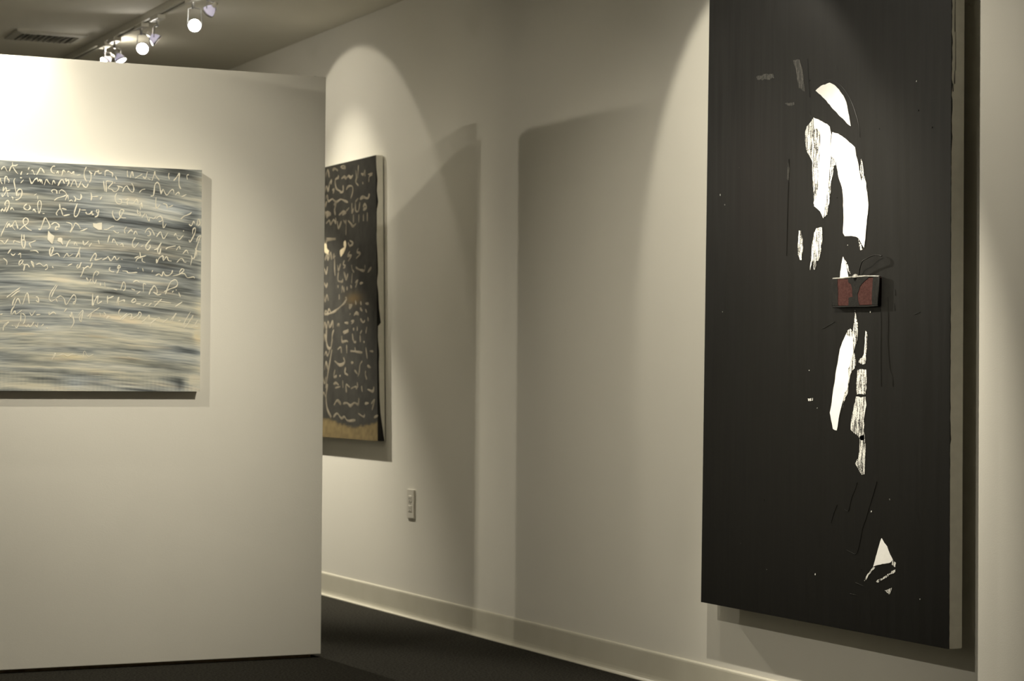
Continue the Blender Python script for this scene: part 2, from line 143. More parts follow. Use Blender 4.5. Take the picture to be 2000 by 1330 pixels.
def tube(name, pts, r, n=8):
    pts = [Vector(p) for p in pts]
    v, f = [], []
    for i, p in enumerate(pts):
        t = (pts[min(i + 1, len(pts) - 1)] - pts[max(i - 1, 0)]).normalized()
        a = t.orthogonal().normalized() if i == 0 else (a - t * a.dot(t)).normalized()
        b = t.cross(a)
        for k in range(n):
            w = 2 * math.pi * k / n
            v.append(p + (a * math.cos(w) + b * math.sin(w)) * r)
    for i in range(len(pts) - 1):
        for k in range(n):
            f.append((i * n + k, i * n + (k + 1) % n, (i + 1) * n + (k + 1) % n, (i + 1) * n + k))
    f.append(tuple(range(n - 1, -1, -1)))
    f.append(tuple((len(pts) - 1) * n + k for k in range(n)))
    return fix(mesh(name, v, f, True))

def catmull(pts, n=4):
    P = [Vector((p[0], p[1])) for p in pts]
    if len(P) == 2:
        return [P[0].lerp(P[1], k / 4) for k in range(5)]
    Q = [P[0] * 2 - P[1]] + P + [P[-1] * 2 - P[-2]]
    out = []
    for i in range(1, len(Q) - 2):
        a, b, c, d = Q[i - 1], Q[i], Q[i + 1], Q[i + 2]
        for k in range(n):
            t = k / n
            out.append(0.5 * (2 * b + (c - a) * t + (2 * a - 5 * b + 4 * c - d) * t * t + (3 * b - a - 3 * c + d) * t ** 3))
    out.append(P[-1])
    return out

def ribbons(strokes, place, width, height, rng, taper=True):
    """raised paint strokes: place(u, v, h) -> point, u and v in millimetres, h the height over the canvas"""
    V, F = [], []
    for s in strokes:
        c = catmull(s)
        n = len(c)
        wv = width * (0.8 + 0.4 * rng.random())
        ph = rng.random() * 6.28
        base = len(V)
        for i, p in enumerate(c):
            t = c[min(i + 1, n - 1)] - c[max(i - 1, 0)]
            if t.length < 1e-6:
                t = Vector((1, 0))
            t.normalize()
            m = Vector((-t.y, t.x))
            w = wv * (0.85 + 0.25 * math.sin(ph + i * 0.7))
            if taper and i in (0, n - 1):
                w *= 0.55
            a, b = p + m * w / 2, p - m * w / 2
            V += [place(a.x, a.y, 0.0002), place(p.x, p.y, height), place(b.x, b.y, 0.0002)]
        for i in range(n - 1):
            j = base + i * 3
            F += [(j, j + 1, j + 4, j + 3), (j + 1, j + 2, j + 5, j + 4)]
    return V, F

def slab(poly, place, h, rng=None, jag=0.0):
    """flat raised patch of paint with the outline poly (mm)"""
    pts = []
    n = len(poly)
    for i in range(n):
        a, b = Vector(poly[i][:2]), Vector(poly[(i + 1) % n][:2])
        k = max(1, int((b - a).length / 9)) if rng else 1
        m = Vector((-(b - a).y, (b - a).x))
        if m.length > 0:
            m.normalize()
        for j in range(k):
            q = a.lerp(b, j / k)
            if rng and j:
                q = q + m * rng.uniform(-jag, jag)
            pts.append(q)
    k = len(pts)
    V = [place(p.x, p.y, h) for p in pts] + [place(p.x, p.y, 0.0) for p in pts]
    F = [tuple(range(k))] + [(i, (i + 1) % k, k + (i + 1) % k, k + i) for i in range(k)]
    return V, F

# ------------------------------------------------------------------ materials
def mat(name):
    m = bpy.data.materials.new(name)
    m.use_nodes = True
    nt = m.node_tree
    return m, nt, nt.nodes['Principled BSDF']

def plain(name, rgb, rough=0.6, spec=0.4, metal=0.0):
    m, nt, b = mat(name)
    b.inputs['Base Color'].default_value = (*rgb, 1)
    b.inputs['Roughness'].default_value = rough
    b.inputs['Specular IOR Level'].default_value = spec
    b.inputs['Metallic'].default_value = metal
    return m

def noisy(name, c0, c1, scale, rough=0.8, bump=0.0, spec=0.3, stretch=(1, 1, 1), detail=4, bscale=None, lo=0.35, hi=0.65):
    m, nt, b = mat(name)
    N, L = nt.nodes, nt.links
    tc = N.new('ShaderNodeTexCoord')
    mp = N.new('ShaderNodeMapping')
    mp.inputs['Scale'].default_value = stretch
    L.new(tc.outputs['Object'], mp.inputs['Vector'])
    nz = N.new('ShaderNodeTexNoise')
    nz.inputs['Scale'].default_value = scale
    nz.inputs['Detail'].default_value = detail
    L.new(mp.outputs['Vector'], nz.inputs['Vector'])
    cr = N.new('ShaderNodeValToRGB')
    cr.color_ramp.elements[0].position = lo
    cr.color_ramp.elements[1].position = hi
    cr.color_ramp.elements[0].color = (*c0, 1)
    cr.color_ramp.elements[1].color = (*c1, 1)
    L.new(nz.outputs['Fac'], cr.inputs['Fac'])
    L.new(cr.outputs['Color'], b.inputs['Base Color'])
    b.inputs['Roughness'].default_value = rough
    b.inputs['Specular IOR Level'].default_value = spec
    if bump:
        n2 = N.new('ShaderNodeTexNoise')
        n2.inputs['Scale'].default_value = bscale or scale
        n2.inputs['Detail'].default_value = 6
        L.new(mp.outputs['Vector'], n2.inputs['Vector'])
        bp = N.new('ShaderNodeBump')
        bp.inputs['Strength'].default_value = 1.0
        bp.inputs['Distance'].default_value = bump
        L.new(n2.outputs['Fac'], bp.inputs['Height'])
        L.new(bp.outputs['Normal'], b.inputs['Normal'])
    return m

def vcol_mat(name, rough, spec, bump=0.0, stretch=(1, 1, 1), bscale=60, rough_var=0.0):
    """paint film: pigment from the colour attribute, fine brush relief from noise"""
    m, nt, b = mat(name)
    N, L = nt.nodes, nt.links
    at = N.new('ShaderNodeVertexColor')
    at.layer_name = 'pigment'
    L.new(at.outputs['Color'], b.inputs['Base Color'])
    b.inputs['Roughness'].default_value = rough
    b.inputs['Specular IOR Level'].default_value = spec
    tc = N.new('ShaderNodeTexCoord')
    mp = N.new('ShaderNodeMapping')
    mp.inputs['Scale'].default_value = stretch
    L.new(tc.outputs['Object'], mp.inputs['Vector'])
    nz = N.new('ShaderNodeTexNoise')
    nz.inputs['Scale'].default_value = bscale
    nz.inputs['Detail'].default_value = 5
    L.new(mp.outputs['Vector'], nz.inputs['Vector'])
    bp = N.new('ShaderNodeBump')
    bp.inputs['Distance'].default_value = bump
    L.new(nz.outputs['Fac'], bp.inputs['Height'])
    L.new(bp.outputs['Normal'], b.inputs['Normal'])
    if rough_var:
        mr = N.new('ShaderNodeMapRange')
        mr.inputs['To Min'].default_value = rough - rough_var
        mr.inputs['To Max'].default_value = rough + rough_var
        L.new(nz.outputs['Fac'], mr.inputs['Value'])
        L.new(mr.outputs['Result'], b.inputs['Roughness'])
    return m

def emit(name, rgb, s):
    m, nt, b = mat(name)
    b.inputs['Base Color'].default_value = (0.8, 0.8, 0.8, 1)
    b.inputs['Emission Color'].default_value = (*rgb, 1)
    b.inputs['Emission Strength'].default_value = s
    return m

WALL = (0.79, 0.765, 0.69)
M = {}
M['wall'] = noisy('wall_paint', tuple(c * 0.985 for c in WALL), WALL, 3.0, 0.75, 0.0002, 0.25, bscale=260)
M['partition'] = noisy('partition_paint', tuple(c * 0.98 for c in WALL), WALL, 5.0, 0.7, 0.0002, 0.25, bscale=220)
M['ceiling'] = noisy('ceiling_paint', (0.79, 0.76, 0.67), (0.81, 0.78, 0.69), 4.0, 0.9, 0.0004, 0.1, bscale=180)
M['carpet'] = noisy('charcoal_carpet', (0.018, 0.0172, 0.014), (0.055, 0.052, 0.043), 120.0, 1.0, 0.004, 0.05, bscale=300)
M['vinyl'] = noisy('cream_vinyl', (0.60, 0.572, 0.475), (0.64, 0.612, 0.515), 6.0, 0.38, 0.0, 0.5)
M['plate'] = plain('ivory_plate', (0.74, 0.71, 0.63), 0.4, 0.45)
M['duct'] = plain('galvanised_duct', (0.32, 0.32, 0.31), 0.5, 0.5)
M['slot'] = plain('slot_shade', (0.02, 0.02, 0.02), 0.6, 0.2)  # near-black colour stands for the shade inside the outlet's holes
M['track'] = plain('white_enamel', (0.66, 0.64, 0.57), 0.4, 0.45)
M['groove'] = plain('track_groove', (0.03, 0.035, 0.03), 0.5, 0.4)
M['chrome'] = plain('satin_metal', (0.55, 0.55, 0.55), 0.3, 0.5, 1.0)
M['canvas'] = noisy('primed_canvas', (0.68, 0.66, 0.585), (0.73, 0.71, 0.63), 40, 0.85, 0.0003, 0.2, bscale=500)
M['wood'] = noisy('stretcher_wood', (0.30, 0.21, 0.12), (0.42, 0.31, 0.19), 30, 0.7, stretch=(1, 1, 0.1))
M['lens'] = emit('lamp_lens', (1.0, 0.97, 0.90), 60.0)
M['vent'] = plain('vent_enamel', (0.60, 0.58, 0.52), 0.5, 0.4)
M['text'] = noisy('cream_paint', (0.62, 0.58, 0.465), (0.74, 0.70, 0.58), 30, 0.6, 0.0, 0.3)
M['fartext'] = noisy('tan_chalk', (0.15, 0.13, 0.095), (0.27, 0.235, 0.175), 14, 0.8, 0.0, 0.2)
M['farhook'] = plain('cream_oil', (0.62, 0.53, 0.36), 0.6, 0.3)
M['white_oil'] = noisy('white_oil', (0.86, 0.85, 0.82), (0.90, 0.89, 0.86), 25, 0.5, 0.0004, 0.4, bscale=120)
M['black_oil'] = noisy('black_oil', (0.003, 0.0028, 0.0022), (0.005, 0.0046, 0.0037), 25, 0.42, 0.0004, 0.3, bscale=90)
# dichroic glass reflector leaks a little violet light when the lamp is on
m, nt, b = mat('dichroic_glass')
b.inputs['Base Color'].default_value = (0.75, 0.72, 0.85, 1)
b.inputs['Roughness'].default_value = 0.15
b.inputs['Emission Color'].default_value = (0.80, 0.74, 1.0, 1)
b.inputs['Emission Strength'].default_value = 0.3
M['dichroic'] = m
M['glass_plain'] = plain('reflector_glass', (0.75, 0.72, 0.85), 0.15, 0.5)

def dry_brush(name, light, dark, cover, scale=240):
    m, nt, b = mat(name)
    N, L = nt.nodes, nt.links
    tc = N.new('ShaderNodeTexCoord')
    mp = N.new('ShaderNodeMapping')
    mp.inputs['Scale'].default_value = (1, 1, 0.10)
    L.new(tc.outputs['Object'], mp.inputs['Vector'])
    a = N.new('ShaderNodeTexNoise')
    a.inputs['Scale'].default_value = scale
    a.inputs['Detail'].default_value = 3
    L.new(mp.outputs['Vector'], a.inputs['Vector'])
    c = N.new('ShaderNodeTexNoise')
    c.inputs['Scale'].default_value = 420
    L.new(tc.outputs['Object'], c.inputs['Vector'])
    ad = N.new('ShaderNodeMath')
    ad.operation = 'MULTIPLY_ADD'
    ad.inputs[1].default_value = 0.55
    L.new(c.outputs['Fac'], ad.inputs[0])
    L.new(a.outputs['Fac'], ad.inputs[2])
    cr = N.new('ShaderNodeValToRGB')
    cr.color_ramp.elements[0].position = 0.78 - cover - 0.05
    cr.color_ramp.elements[1].position = 0.78 - cover + 0.05
    cr.color_ramp.elements[0].color = (*dark, 1)
    cr.color_ramp.elements[1].color = (*light, 1)
    L.new(ad.outputs['Value'], cr.inputs['Fac'])
    L.new(cr.outputs['Color'], b.inputs['Base Color'])
    b.inputs['Roughness'].default_value = 0.55
    return m
M['dry'] = dry_brush('dry_brushed_white', (0.84, 0.83, 0.78), (0.014, 0.013, 0.011), 0.02)
M['faint'] = dry_brush('dry_brushed_grey', (0.085, 0.08, 0.07), (0.016, 0.015, 0.013), -0.02)

# ------------------------------------------------------------------ setting
def slab_obj(name, *b, m):
    return struct(link(name, box_mesh(name, *b), M[m]))
slab_obj('floor', XL - .1, XW + .1, Y0 - .1, Y1 + .1, -0.1, 0.0, m='carpet')
HX0, HX1, HY0, HY1 = 2.385 - .135, 2.385 + .135, 10.115 - .105, 10.115 + .105      # opening for the air vent
bm = bmesh.new()
for q in ((XL - .1, HX0, Y0 - .1, Y1 + .1), (HX1, XW + .1, Y0 - .1, Y1 + .1), (HX0, HX1, Y0 - .1, HY0), (HX0, HX1, HY1, Y1 + .1)):
    bm.from_mesh(box_mesh('ceiling', *q, ZC, ZC + 0.1))
me = bpy.data.meshes.new('ceiling')
bm.to_mesh(me)
bm.free()
struct(link('ceiling', me, M['ceiling']))
slab_obj('wall_right', XW, XW + .1, Y0 - .1, Y1 + .1, 0.0, ZC, m='wall')
slab_obj('wall_left', XL - .1, XL, Y0 - .1, Y1 + .1, 0.0, ZC, m='wall')
slab_obj('wall_back', XL, XW, Y1, Y1 + .1, 0.0, ZC, m='wall')
slab_obj('wall_front', XL, XW, Y0 - .1, Y0, 0.0, ZC, m='wall')

# vinyl cove base: lip on top, toe curling out onto the carpet; (distance from wall, height)
COVE = [(0, 0), (0.020, 0), (0.020, 0.0025), (0.0145, 0.005), (0.0105, 0.009), (0.0085, 0.015), (0.0075, 0.024),
        (0.007, 0.0935), (0.0062, 0.098), (0.0042, 0.1010), (0, 0.1026)]
def cove(name, a, b, inward):
    a, b, n = Vector(a), Vector(b), Vector(inward)
    V = [a + n * d + Vector((0, 0, h)) for d, h in COVE] + [b + n * d + Vector((0, 0, h)) for d, h in COVE]
    k = len(COVE)
    F = [(i, i + 1, k + i + 1, k + i) for i in range(k - 1)] + [tuple(range(k)), tuple(range(2 * k - 1, k - 1, -1))]
    return struct(link(name, fix(mesh(name, V, F)), M['vinyl']))
cove('baseboard_right', (XW, Y0, 0), (XW, Y1, 0), (-1, 0, 0))
cove('baseboard_left', (XL, Y0, 0), (XL, Y1, 0), (1, 0, 0))
cove('baseboard_back', (XL, Y1, 0), (XW, Y1, 0), (0, -1, 0))
cove('baseboard_front', (XL, Y0, 0), (XW, Y0, 0), (0, 1, 0))

# ------------------------------------------------------------------ partition
PX0, PX1, PT, PZ = 0.10, 2.710, 0.125, 2.060
part = tag(empty('partition_wall', ((PX0 + PX1) / 2, YP + PT / 2, 0)), 'freestanding white display partition with a dark gap along the carpet', 'partition')
hw, ht = (PX1 - PX0) / 2, PT / 2
link('panel', box_mesh('panel', -hw, hw, -ht, ht, 0.012, PZ, 0.0025), M['partition'], part)
link('base_runner', box_mesh('base_runner', -hw + .03, hw - .03, -ht + .025, ht - .025, 0.0, 0.0125), M['wood'], part)
link('screw_head', lathe('screw_head', [(0.0, .004), (.004, .0035), (.005, 0), (.005, -.002)], 10), M['chrome'], part).location = (hw - .035, -ht + .02, PZ)

# two more panels standing in line further left in the room; the slot between them lets a strip of light through
def panel(y0, y1, label):
    p = tag(empty('display_panel', (0.0, (y0 + y1) / 2, 0)), label, 'partition')
    h = (y1 - y0) / 2
    link('panel', box_mesh('panel', -0.03, 0.03, -h, h, 0.012, 2.294, 0.002), M['partition'], p)
    link('base_runner', box_mesh('base_runner', -0.02, 0.02, -h + .03, h - .03, 0.0, 0.0125), M['wood'], p)
panel(4.55, 5.644, 'bare white display panel standing in line nearer the front wall')
panel(5.768, 6.90, 'bare white display panel standing in line nearer the long partition')

# ------------------------------------------------------------------ value noise for pigments
def vnoise(u, v, seed):
    r = np.random.RandomState(seed)
    g = r.rand(128, 128)
    iu, iv = np.floor(u).astype(int), np.floor(v).astype(int)
    fu, fv = u - iu, v - iv
    fu, fv = fu * fu * (3 - 2 * fu), fv * fv * (3 - 2 * fv)
    s = lambda a, b: g[a % 128, b % 128]
    return (s(iu, iv) * (1 - fu) + s(iu + 1, iv) * fu) * (1 - fv) + (s(iu, iv + 1) * (1 - fu) + s(iu + 1, iv + 1) * fu) * fv

def painted(name, us, vs, point, colour, material, parent):
    nu, nv = len(us), len(vs)
    U, Vv = np.meshgrid(us, vs)
    verts = np.array([point(a, b) for a, b in zip(U.ravel(), Vv.ravel())])
    faces = [(j * nu + i, j * nu + i + 1, (j + 1) * nu + i + 1, (j + 1) * nu + i) for j in range(nv - 1) for i in range(nu - 1)]
    me = mesh(name, verts, faces, True)
    rgb = colour(U.ravel(), Vv.ravel())
    at = me.color_attributes.new('pigment', 'FLOAT_COLOR', 'POINT')
    at.data.foreach_set('color', np.concatenate([np.clip(rgb, 0, 1), np.ones((len(rgb), 1))], 1).astype(np.float32).ravel())
    return link(name, me, material, parent)

def canvas_body(parent, x0, x1, y0, y1, z0, z1, m='canvas', bevel=0.003):
    return link('canvas', box_mesh('canvas', x0, x1, y0, y1, z0, z1, bevel), M[m], parent)

# ------------------------------------------------------------------ grey landscape painting with handwriting, on the partition
LW0, LW1, LZ0, LZ1 = 0.985, 2.246, 0.940, 1.7035
LY = YP - 0.032
lp = tag(empty('handwritten_painting', ((LW0 + LW1) / 2, YP, LZ0)), 'smeared grey and cream canvas covered in pale cursive handwriting on the partition', 'painting')
lox, loy, loz = lp.location
rng = random.Random(4)
canvas_body(lp, LW0 - lox, LW1 - lox, LY + 0.0015 - loy, -0.0005, 0, LZ1 - loz)
def left_point(u, v, h=0.0):
    return (2.0 + u / 1000 - lox, LY - h - loy, 1.0 + v / 1000 - loz)
def left_colour(u, v):
    du = np.maximum(u, -450.0)
    bend = v + 0.00012 * (du + 150) ** 2 + 0.05 * (u + 400) + 10 * (vnoise(u / 180, v / 60, 3) - 0.5)
    t = 0.61 + 0.16 * (vnoise(u / 210, v / 95, 77) - 0.5)
    t += 0.30 * (vnoise(u / 230, bend / 17, 11) - 0.5)
    t += 0.27 * (vnoise(u / 150, bend / 7.5, 12) - 0.5)
    t += 0.26 * (vnoise(u / 95, bend / 3.4, 13) - 0.5)
    t += 0.16 * (vnoise(u / 40, bend / 2.2, 14) - 0.5) + 0.20 * (vnoise(u / 28, bend / 1.7, 15) - 0.5)
    t += 0.15 * np.clip((250 - v) / 200, -0.55, 1.0) + 0.16 * np.exp(-((u - 246) / 14.0) ** 2)
    blue = 0.5 * (vnoise(u / 160, bend / 22, 21) - 0.5)
    for a, b, rx, ry, s, bl in LEFT_SMEARS:
        du_, dv_ = u - a, v - b + 0.10 * (u - a)
        wob = 0.75 + 0.9 * (vnoise(u / 60 + a, bend / 5, 30) - 0.2)
        g = np.exp(-(du_ / rx) ** 2 - (dv_ / ry) ** 2) * wob
        t += 0.36 * s * g
        blue += 0.5 * bl * g
    # left of x = 1.45 m the canvas goes on in the same greys
    weave = 0.06 * (np.sin(u * 1.55) + 0.3) * np.clip((-v + 20) / 80, 0, 1) * vnoise(u / 30, v / 30, 40)
    t = np.clip(t + weave, 0, 1)
    k = np.array([0.0, 0.28, 0.55, 0.80, 1.0])
    C = np.array([[0.040, 0.045, 0.046], [0.105, 0.117, 0.119], [0.262, 0.280, 0.270], [0.45, 0.455, 0.405], [0.62, 0.60, 0.505]])
    rgb = np.stack([np.interp(t, k, C[:, i]) for i in range(3)], 1)
    rgb *= np.stack([1 - 0.16 * blue, 1 - 0.02 * blue, 1 + 0.30 * blue], 1)
    warm = np.clip(vnoise(u / 120, bend / 15, 50) - 0.72, 0, 1)[:, None]
    return rgb * (1 + warm * np.array([[0.5, 0.1, -0.3]]))
M['left_paint'] = vcol_mat('smeared_grey_oil', 0.55, 0.35, 0.0008, (0.25, 1, 3.0), 45)
painted('paint_film', np.linspace((LW0 - 2.0) * 1000 + 1, (LW1 - 2.0) * 1000, 400), np.linspace((LZ0 - 1) * 1000, (LZ1 - 1) * 1000, 620), left_point, left_colour, M['left_paint'], lp)
for k, strokes in LEFT_LINES.items():
    for stroke in strokes:
        V, F = ribbons([stroke], left_point, 2.6 if k == 13 else 3.8, 0.0012, rng)
        link('handwriting_stroke', mesh('handwriting_stroke', V, F, True), M['text'], lp)
for poly in LEFT_BLOBS:
    V, F = slab(poly, left_point, 0.0015)
    link('paint_dab', fix(mesh('paint_dab', V, F)), M['text'], lp)
# the lines of writing run on over the part of the canvas that lies beyond the picture
for row in range(11):
    st = []
    u, v = -960.0, 660 - row * 38.0
    while u < -480:
        n = rng.randint(3, 6)
        st.append([[u + 9 * i + rng.uniform(-2, 2), v + (14 if i % 2 else -4) * rng.uniform(0.4, 1.3)] for i in range(n)])
        u += 9 * n + rng.uniform(6, 20)
    for stroke in st:
        V, F = ribbons([stroke], left_point, 4.4, 0.0012, rng)
        link('handwriting_stroke', mesh('handwriting_stroke', V, F, True), M['text'], lp)

# ------------------------------------------------------------------ tall black painting on the right wall
BX, BTH = 3.427, 0.0437
BZ0, BZ1 = 0.3065, 2.33
bp = tag(empty('black_painting', (XW, 5.2, BZ0)), 'tall black abstract canvas with white brushstrokes and a small maroon box', 'painting')
def black_point(u, v, h=0.0):
    return (BX - h - XW, -u / 1000, 1.0 + v / 1000 - BZ0)
def bl_left(v):                      # the left edge leans in a little towards the top
    return -622.0 + 30.0 * (v + 692) / 1870
BU1 = 631.5
zb, zt = (BZ0 - 1) * 1000, (BZ1 - 1) * 1000
V = []
for h in (-0.0008, -BTH):
    for u, v in ((bl_left(zb) + 0.8, zb), (BU1 - 0.8, zb), (BU1 - 0.8, zt), (bl_left(zt) + 0.8, zt)):
        V.append(black_point(u, v, h))
me = fix(mesh('canvas', V, [(0, 1, 2, 3), (4, 5, 6, 7), (0, 1, 5, 4), (1, 2, 6, 5), (2, 3, 7, 6), (3, 0, 4, 7)]))
bm = bmesh.new()
bm.from_mesh(me)
bmesh.ops.bevel(bm, geom=bm.edges[:], offset=0.002, segments=2, affect='EDGES')
bm.to_mesh(me)
bm.free()
link('canvas', me, M['canvas'], bp)
for s in (-1, 1):                    # wooden spacers that hold the stretcher off the wall
    me = box_mesh('spacer', BX + BTH - XW - 0.002, -0.0004, -0.02, 0.02, -0.1, 0.1)
    o = link('spacer', me, M['wood'], bp)
    o.location = (0, s * 0.35, 1.55)
def black_colour(u, v):
    t = 0.55 * vnoise(u / 6, v / 220, 5) + 0.3 * vnoise(u / 2.2, v / 120, 6) + 0.15 * vnoise(u / 60, v / 300, 7)
    rgb = np.array([[0.0034, 0.0031, 0.0025]]) * (0.75 + 0.5 * t[:, None])
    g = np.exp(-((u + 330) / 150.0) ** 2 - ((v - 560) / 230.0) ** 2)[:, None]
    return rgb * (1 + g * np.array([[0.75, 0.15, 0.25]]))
M['black_paint'] = vcol_mat('brushed_black_oil', 0.46, 0.25, 0.0004, (1, 1, 0.06), 38, 0.16)
vs = np.linspace(zb, zt, 200)
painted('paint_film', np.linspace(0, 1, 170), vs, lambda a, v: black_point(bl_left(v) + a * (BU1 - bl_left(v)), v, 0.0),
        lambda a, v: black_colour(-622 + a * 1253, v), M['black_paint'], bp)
# the black film wraps raggedly over the near side of the canvas
rng = random.Random(9)
V, F = [], []
n = 150
for i in range(n + 1):
    v = zb + (zt - zb) * i / n
    w = 0.0012 + 0.0012 * rng.random() + (0.0035 * rng.random() if 600 < v < 1010 or -180 < v < -60 else 0)
    V += [(BX - XW - 0.0002, -(BU1 + 0.3) / 1000, 1 + v / 1000 - BZ0), (BX - XW + w, -(BU1 + 0.3) / 1000, 1 + v / 1000 - BZ0)]
    if i:
        F.append((2 * i - 2, 2 * i - 1, 2 * i + 1, 2 * i))
link('paint_edge', mesh('paint_edge', V, F), M['black_oil'], bp)
# a scuffed black streak on the bare side of the canvas
V, F = [], []
for (za, zb_, x0, w) in ((1.90, 1.985, 0.011, 0.002), (1.80, 1.90, 0.0135, 0.0015), (1.765, 1.80, 0.010, 0.003), (1.745, 1.765, 0.005, 0.003)):
    k = len(V)
    V += [(BX - XW + x0, -(BU1 + 0.3) / 1000, za - BZ0), (BX - XW + x0 + w, -(BU1 + 0.3) / 1000, za - BZ0),
          (BX - XW + x0 + w * 0.4 + 0.001, -(BU1 + 0.3) / 1000, zb_ - BZ0), (BX - XW + x0 + 0.001, -(BU1 + 0.3) / 1000, zb_ - BZ0)]
    F.append((k, k + 1, k + 2, k + 3))
link('paint_scuff', mesh('paint_scuff', V, F), M['faint'], bp)
for name, polys, m, h, jag in (('white_stroke', BLACK_SOLID, 'white_oil', 0.0011, 0.9), ('dry_stroke', BLACK_DRY, 'dry', 0.0007, 2.0), ('grey_scuff', BLACK_FAINT, 'faint', 0.0005, 2.5)):
    for poly in polys:
        V, F = slab(poly, black_point, h, rng, jag)
        link(name, fix(mesh(name, V, F)), M[m], bp)
for s in BLACK_RIDGE:
    V, F = ribbons([s], black_point, 2.4, 0.0011, rng)
    link('paint_ridge', mesh('paint_ridge', V, F, True), M['black_oil'], bp)
for k in range(26):                  # small flecks thrown on the wet paint
    u, v = rng.uniform(-560, 560), rng.uniform(-600, 900)
    s = rng.uniform(1.2, 2.8)
    V, F = slab([[u + s * math.cos(a) * rng.uniform(.6, 1.2), v + s * math.sin(a) * rng.uniform(.6, 1.4)] for a in [i * math.pi / 3 for i in range(6)]], black_point, 0.0009)
    link('paint_fleck', fix(mesh('paint_fleck', V, F)), M['dry' if k % 3 else 'black_oil'], bp)
# maroon collage box
BH = 0.009
bxo = [[103, 281], [328, 278], [325, 199], [104, 201]]
V, F = slab(bxo, black_point, BH)
me = fix(mesh('collage_box', V, F))
bm = bmesh.new()
bm.from_mesh(me)
bmesh.ops.bevel(bm, geom=[e for e in bm.edges], offset=0.003, segments=3, affect='EDGES')
bm.to_mesh(me)
bm.free()
M['maroon'] = noisy('maroon_felt', (0.034, 0.0135, 0.0115), (0.052, 0.022, 0.019), 160, 0.95, 0.0008, 0.1, bscale=500)
cb = link('collage_box', me, M['maroon'], bp)
M['box_black'] = noisy('box_black', (0.004, 0.0038, 0.0031), (0.008, 0.0076, 0.0062), 80, 0.8, 0.0006, 0.2, bscale=300)
def on_box(u, v, h=0.0):
    return black_point(u, v, BH + h)
for poly in ([[104, 279], [131, 279], [134, 203], [106, 203]],
             [[182, 279], [285, 279], [262, 268], [240, 254], [229, 235], [231, 215], [238, 202], [185, 202], [186, 224], [205, 226], [203, 246], [196, 262], [183, 268]],
             [[302, 279], [325, 277], [323, 201], [298, 202], [297, 240]]):
    V, F = slab(poly, on_box, 0.0009, rng, 1.2)
    link('black_patch', fix(mesh('black_patch', V, F)), M['box_black'], cb)
M['solder'] = noisy('grey_solder', (0.10, 0.10, 0.09), (0.30, 0.29, 0.26), 60, 0.4, 0.001, 0.5)
for pts in ([[106, 280], [150, 279.5], [210, 281], [260, 281], [326, 278]], [[326, 278], [325, 240], [324, 200]], [[106, 201], [160, 200], [215, 199.5], [270, 198], [324, 198.5]], [[105, 280], [104, 240], [105, 202]]):
    link('box_rim', tube('box_rim', [on_box(u, v, -0.0015) for u, v in pts], 0.0026), M['solder' if pts[0][1] > 270 and pts[-1][1] > 270 else 'box_black'], cb)
link('solder_knob', lathe('solder_knob', [(0.0, .007), (.005, .0055), (.0075, .002), (.008, -.003)], 12), M['solder'], cb).location = on_box(217, 282, 0.0)
link('wire', tube('wire', [black_point(p.x, p.y, 0.004 + 0.012 * math.sin(math.pi * i / 28.0)) for i, p in enumerate(catmull(BLACK_WIRE[0]))], 0.0014), M['black_oil'], cb)

# ------------------------------------------------------------------ blackboard-like painting further along the right wall
FX, FTH = 3.4566, 0.0328
FZ0, FZ1 = 0.7205, 1.9425
FUL, FUT, FUB = -560.0, 573.0, 622.0
fp = tag(empty('chalk_painting', (XW, 9.2, FZ0)), 'dark chalkboard-like painting with scrawled writing and a tan bottom band beyond the partition', 'painting')
def far_point(u, v, h=0.0):
    return (FX - h - XW, -u / 1000, 1.0 + v / 1000 - FZ0)
vb, vt = (FZ0 - 1) * 1000, (FZ1 - 1) * 1000
def far_right(v):
    return FUB + (FUT - FUB) * (v - vb) / (vt - vb)
V = []
for h in (-0.0008, -FTH):
    for u, v in ((FUL, vb), (far_right(vb), vb), (far_right(vt), vt), (FUL, vt)):
        V.append(far_point(u, v, h))
link('canvas', fix(mesh('canvas', V, [(0, 1, 2, 3), (4, 5, 6, 7), (0, 1, 5, 4), (1, 2, 6, 5), (2, 3, 7, 6), (3, 0, 4, 7)])), M['canvas'], fp)
link('hanging_bar', box_mesh('hanging_bar', FX + FTH - XW - 0.001, -0.0004, -0.4, 0.4, 1.05, 1.08), M['wood'], fp)
bu, bv = [p[0] for p in FAR_BAND], [p[1] for p in FAR_BAND]
def far_colour(u, v):
    t = vnoise(u / 40, v / 60, 61) * 0.6 + vnoise(u / 12, v / 15, 62) * 0.4
    rgb = np.array([[0.034, 0.032, 0.026]]) * (0.6 + 0.8 * t[:, None])
    o = np.exp(-((u - 330) / 90.0) ** 2 - ((v - 335) / 25.0) ** 2)[:, None]
    rgb = rgb * (1 - o) + o * np.array([[0.11, 0.075, 0.03]])
    edge = np.interp(u, bu, bv) + 12 * (vnoise(u / 25, v / 60, 63) - 0.5)
    band = np.clip((edge - v) / 10, 0, 1)[:, None]
    tan = np.array([[0.175, 0.130, 0.058]]) * (0.8 + 0.4 * vnoise(u / 18, v / 14, 64)[:, None])
    return rgb * (1 - band) + tan * band
M['far_paint'] = vcol_mat('chalkboard_paint', 0.8, 0.25, 0.0006, (1, 1, 1), 90)
painted('paint_film', np.linspace(0, 1, 120), np.linspace(vb, vt, 140), lambda a, v: far_point(FUL + a * (far_right(v) - FUL), v, 0.0),
        lambda a, v: far_colour(FUL + a * (far_right(v) - FUL), v), M['far_paint'], fp)
rng = random.Random(12)
for stroke in FAR_WRITING:
    V, F = ribbons([stroke], far_point, 13.0, 0.0010, rng)
    link('chalk_stroke', mesh('chalk_stroke', V, F, True), M['fartext'], fp)
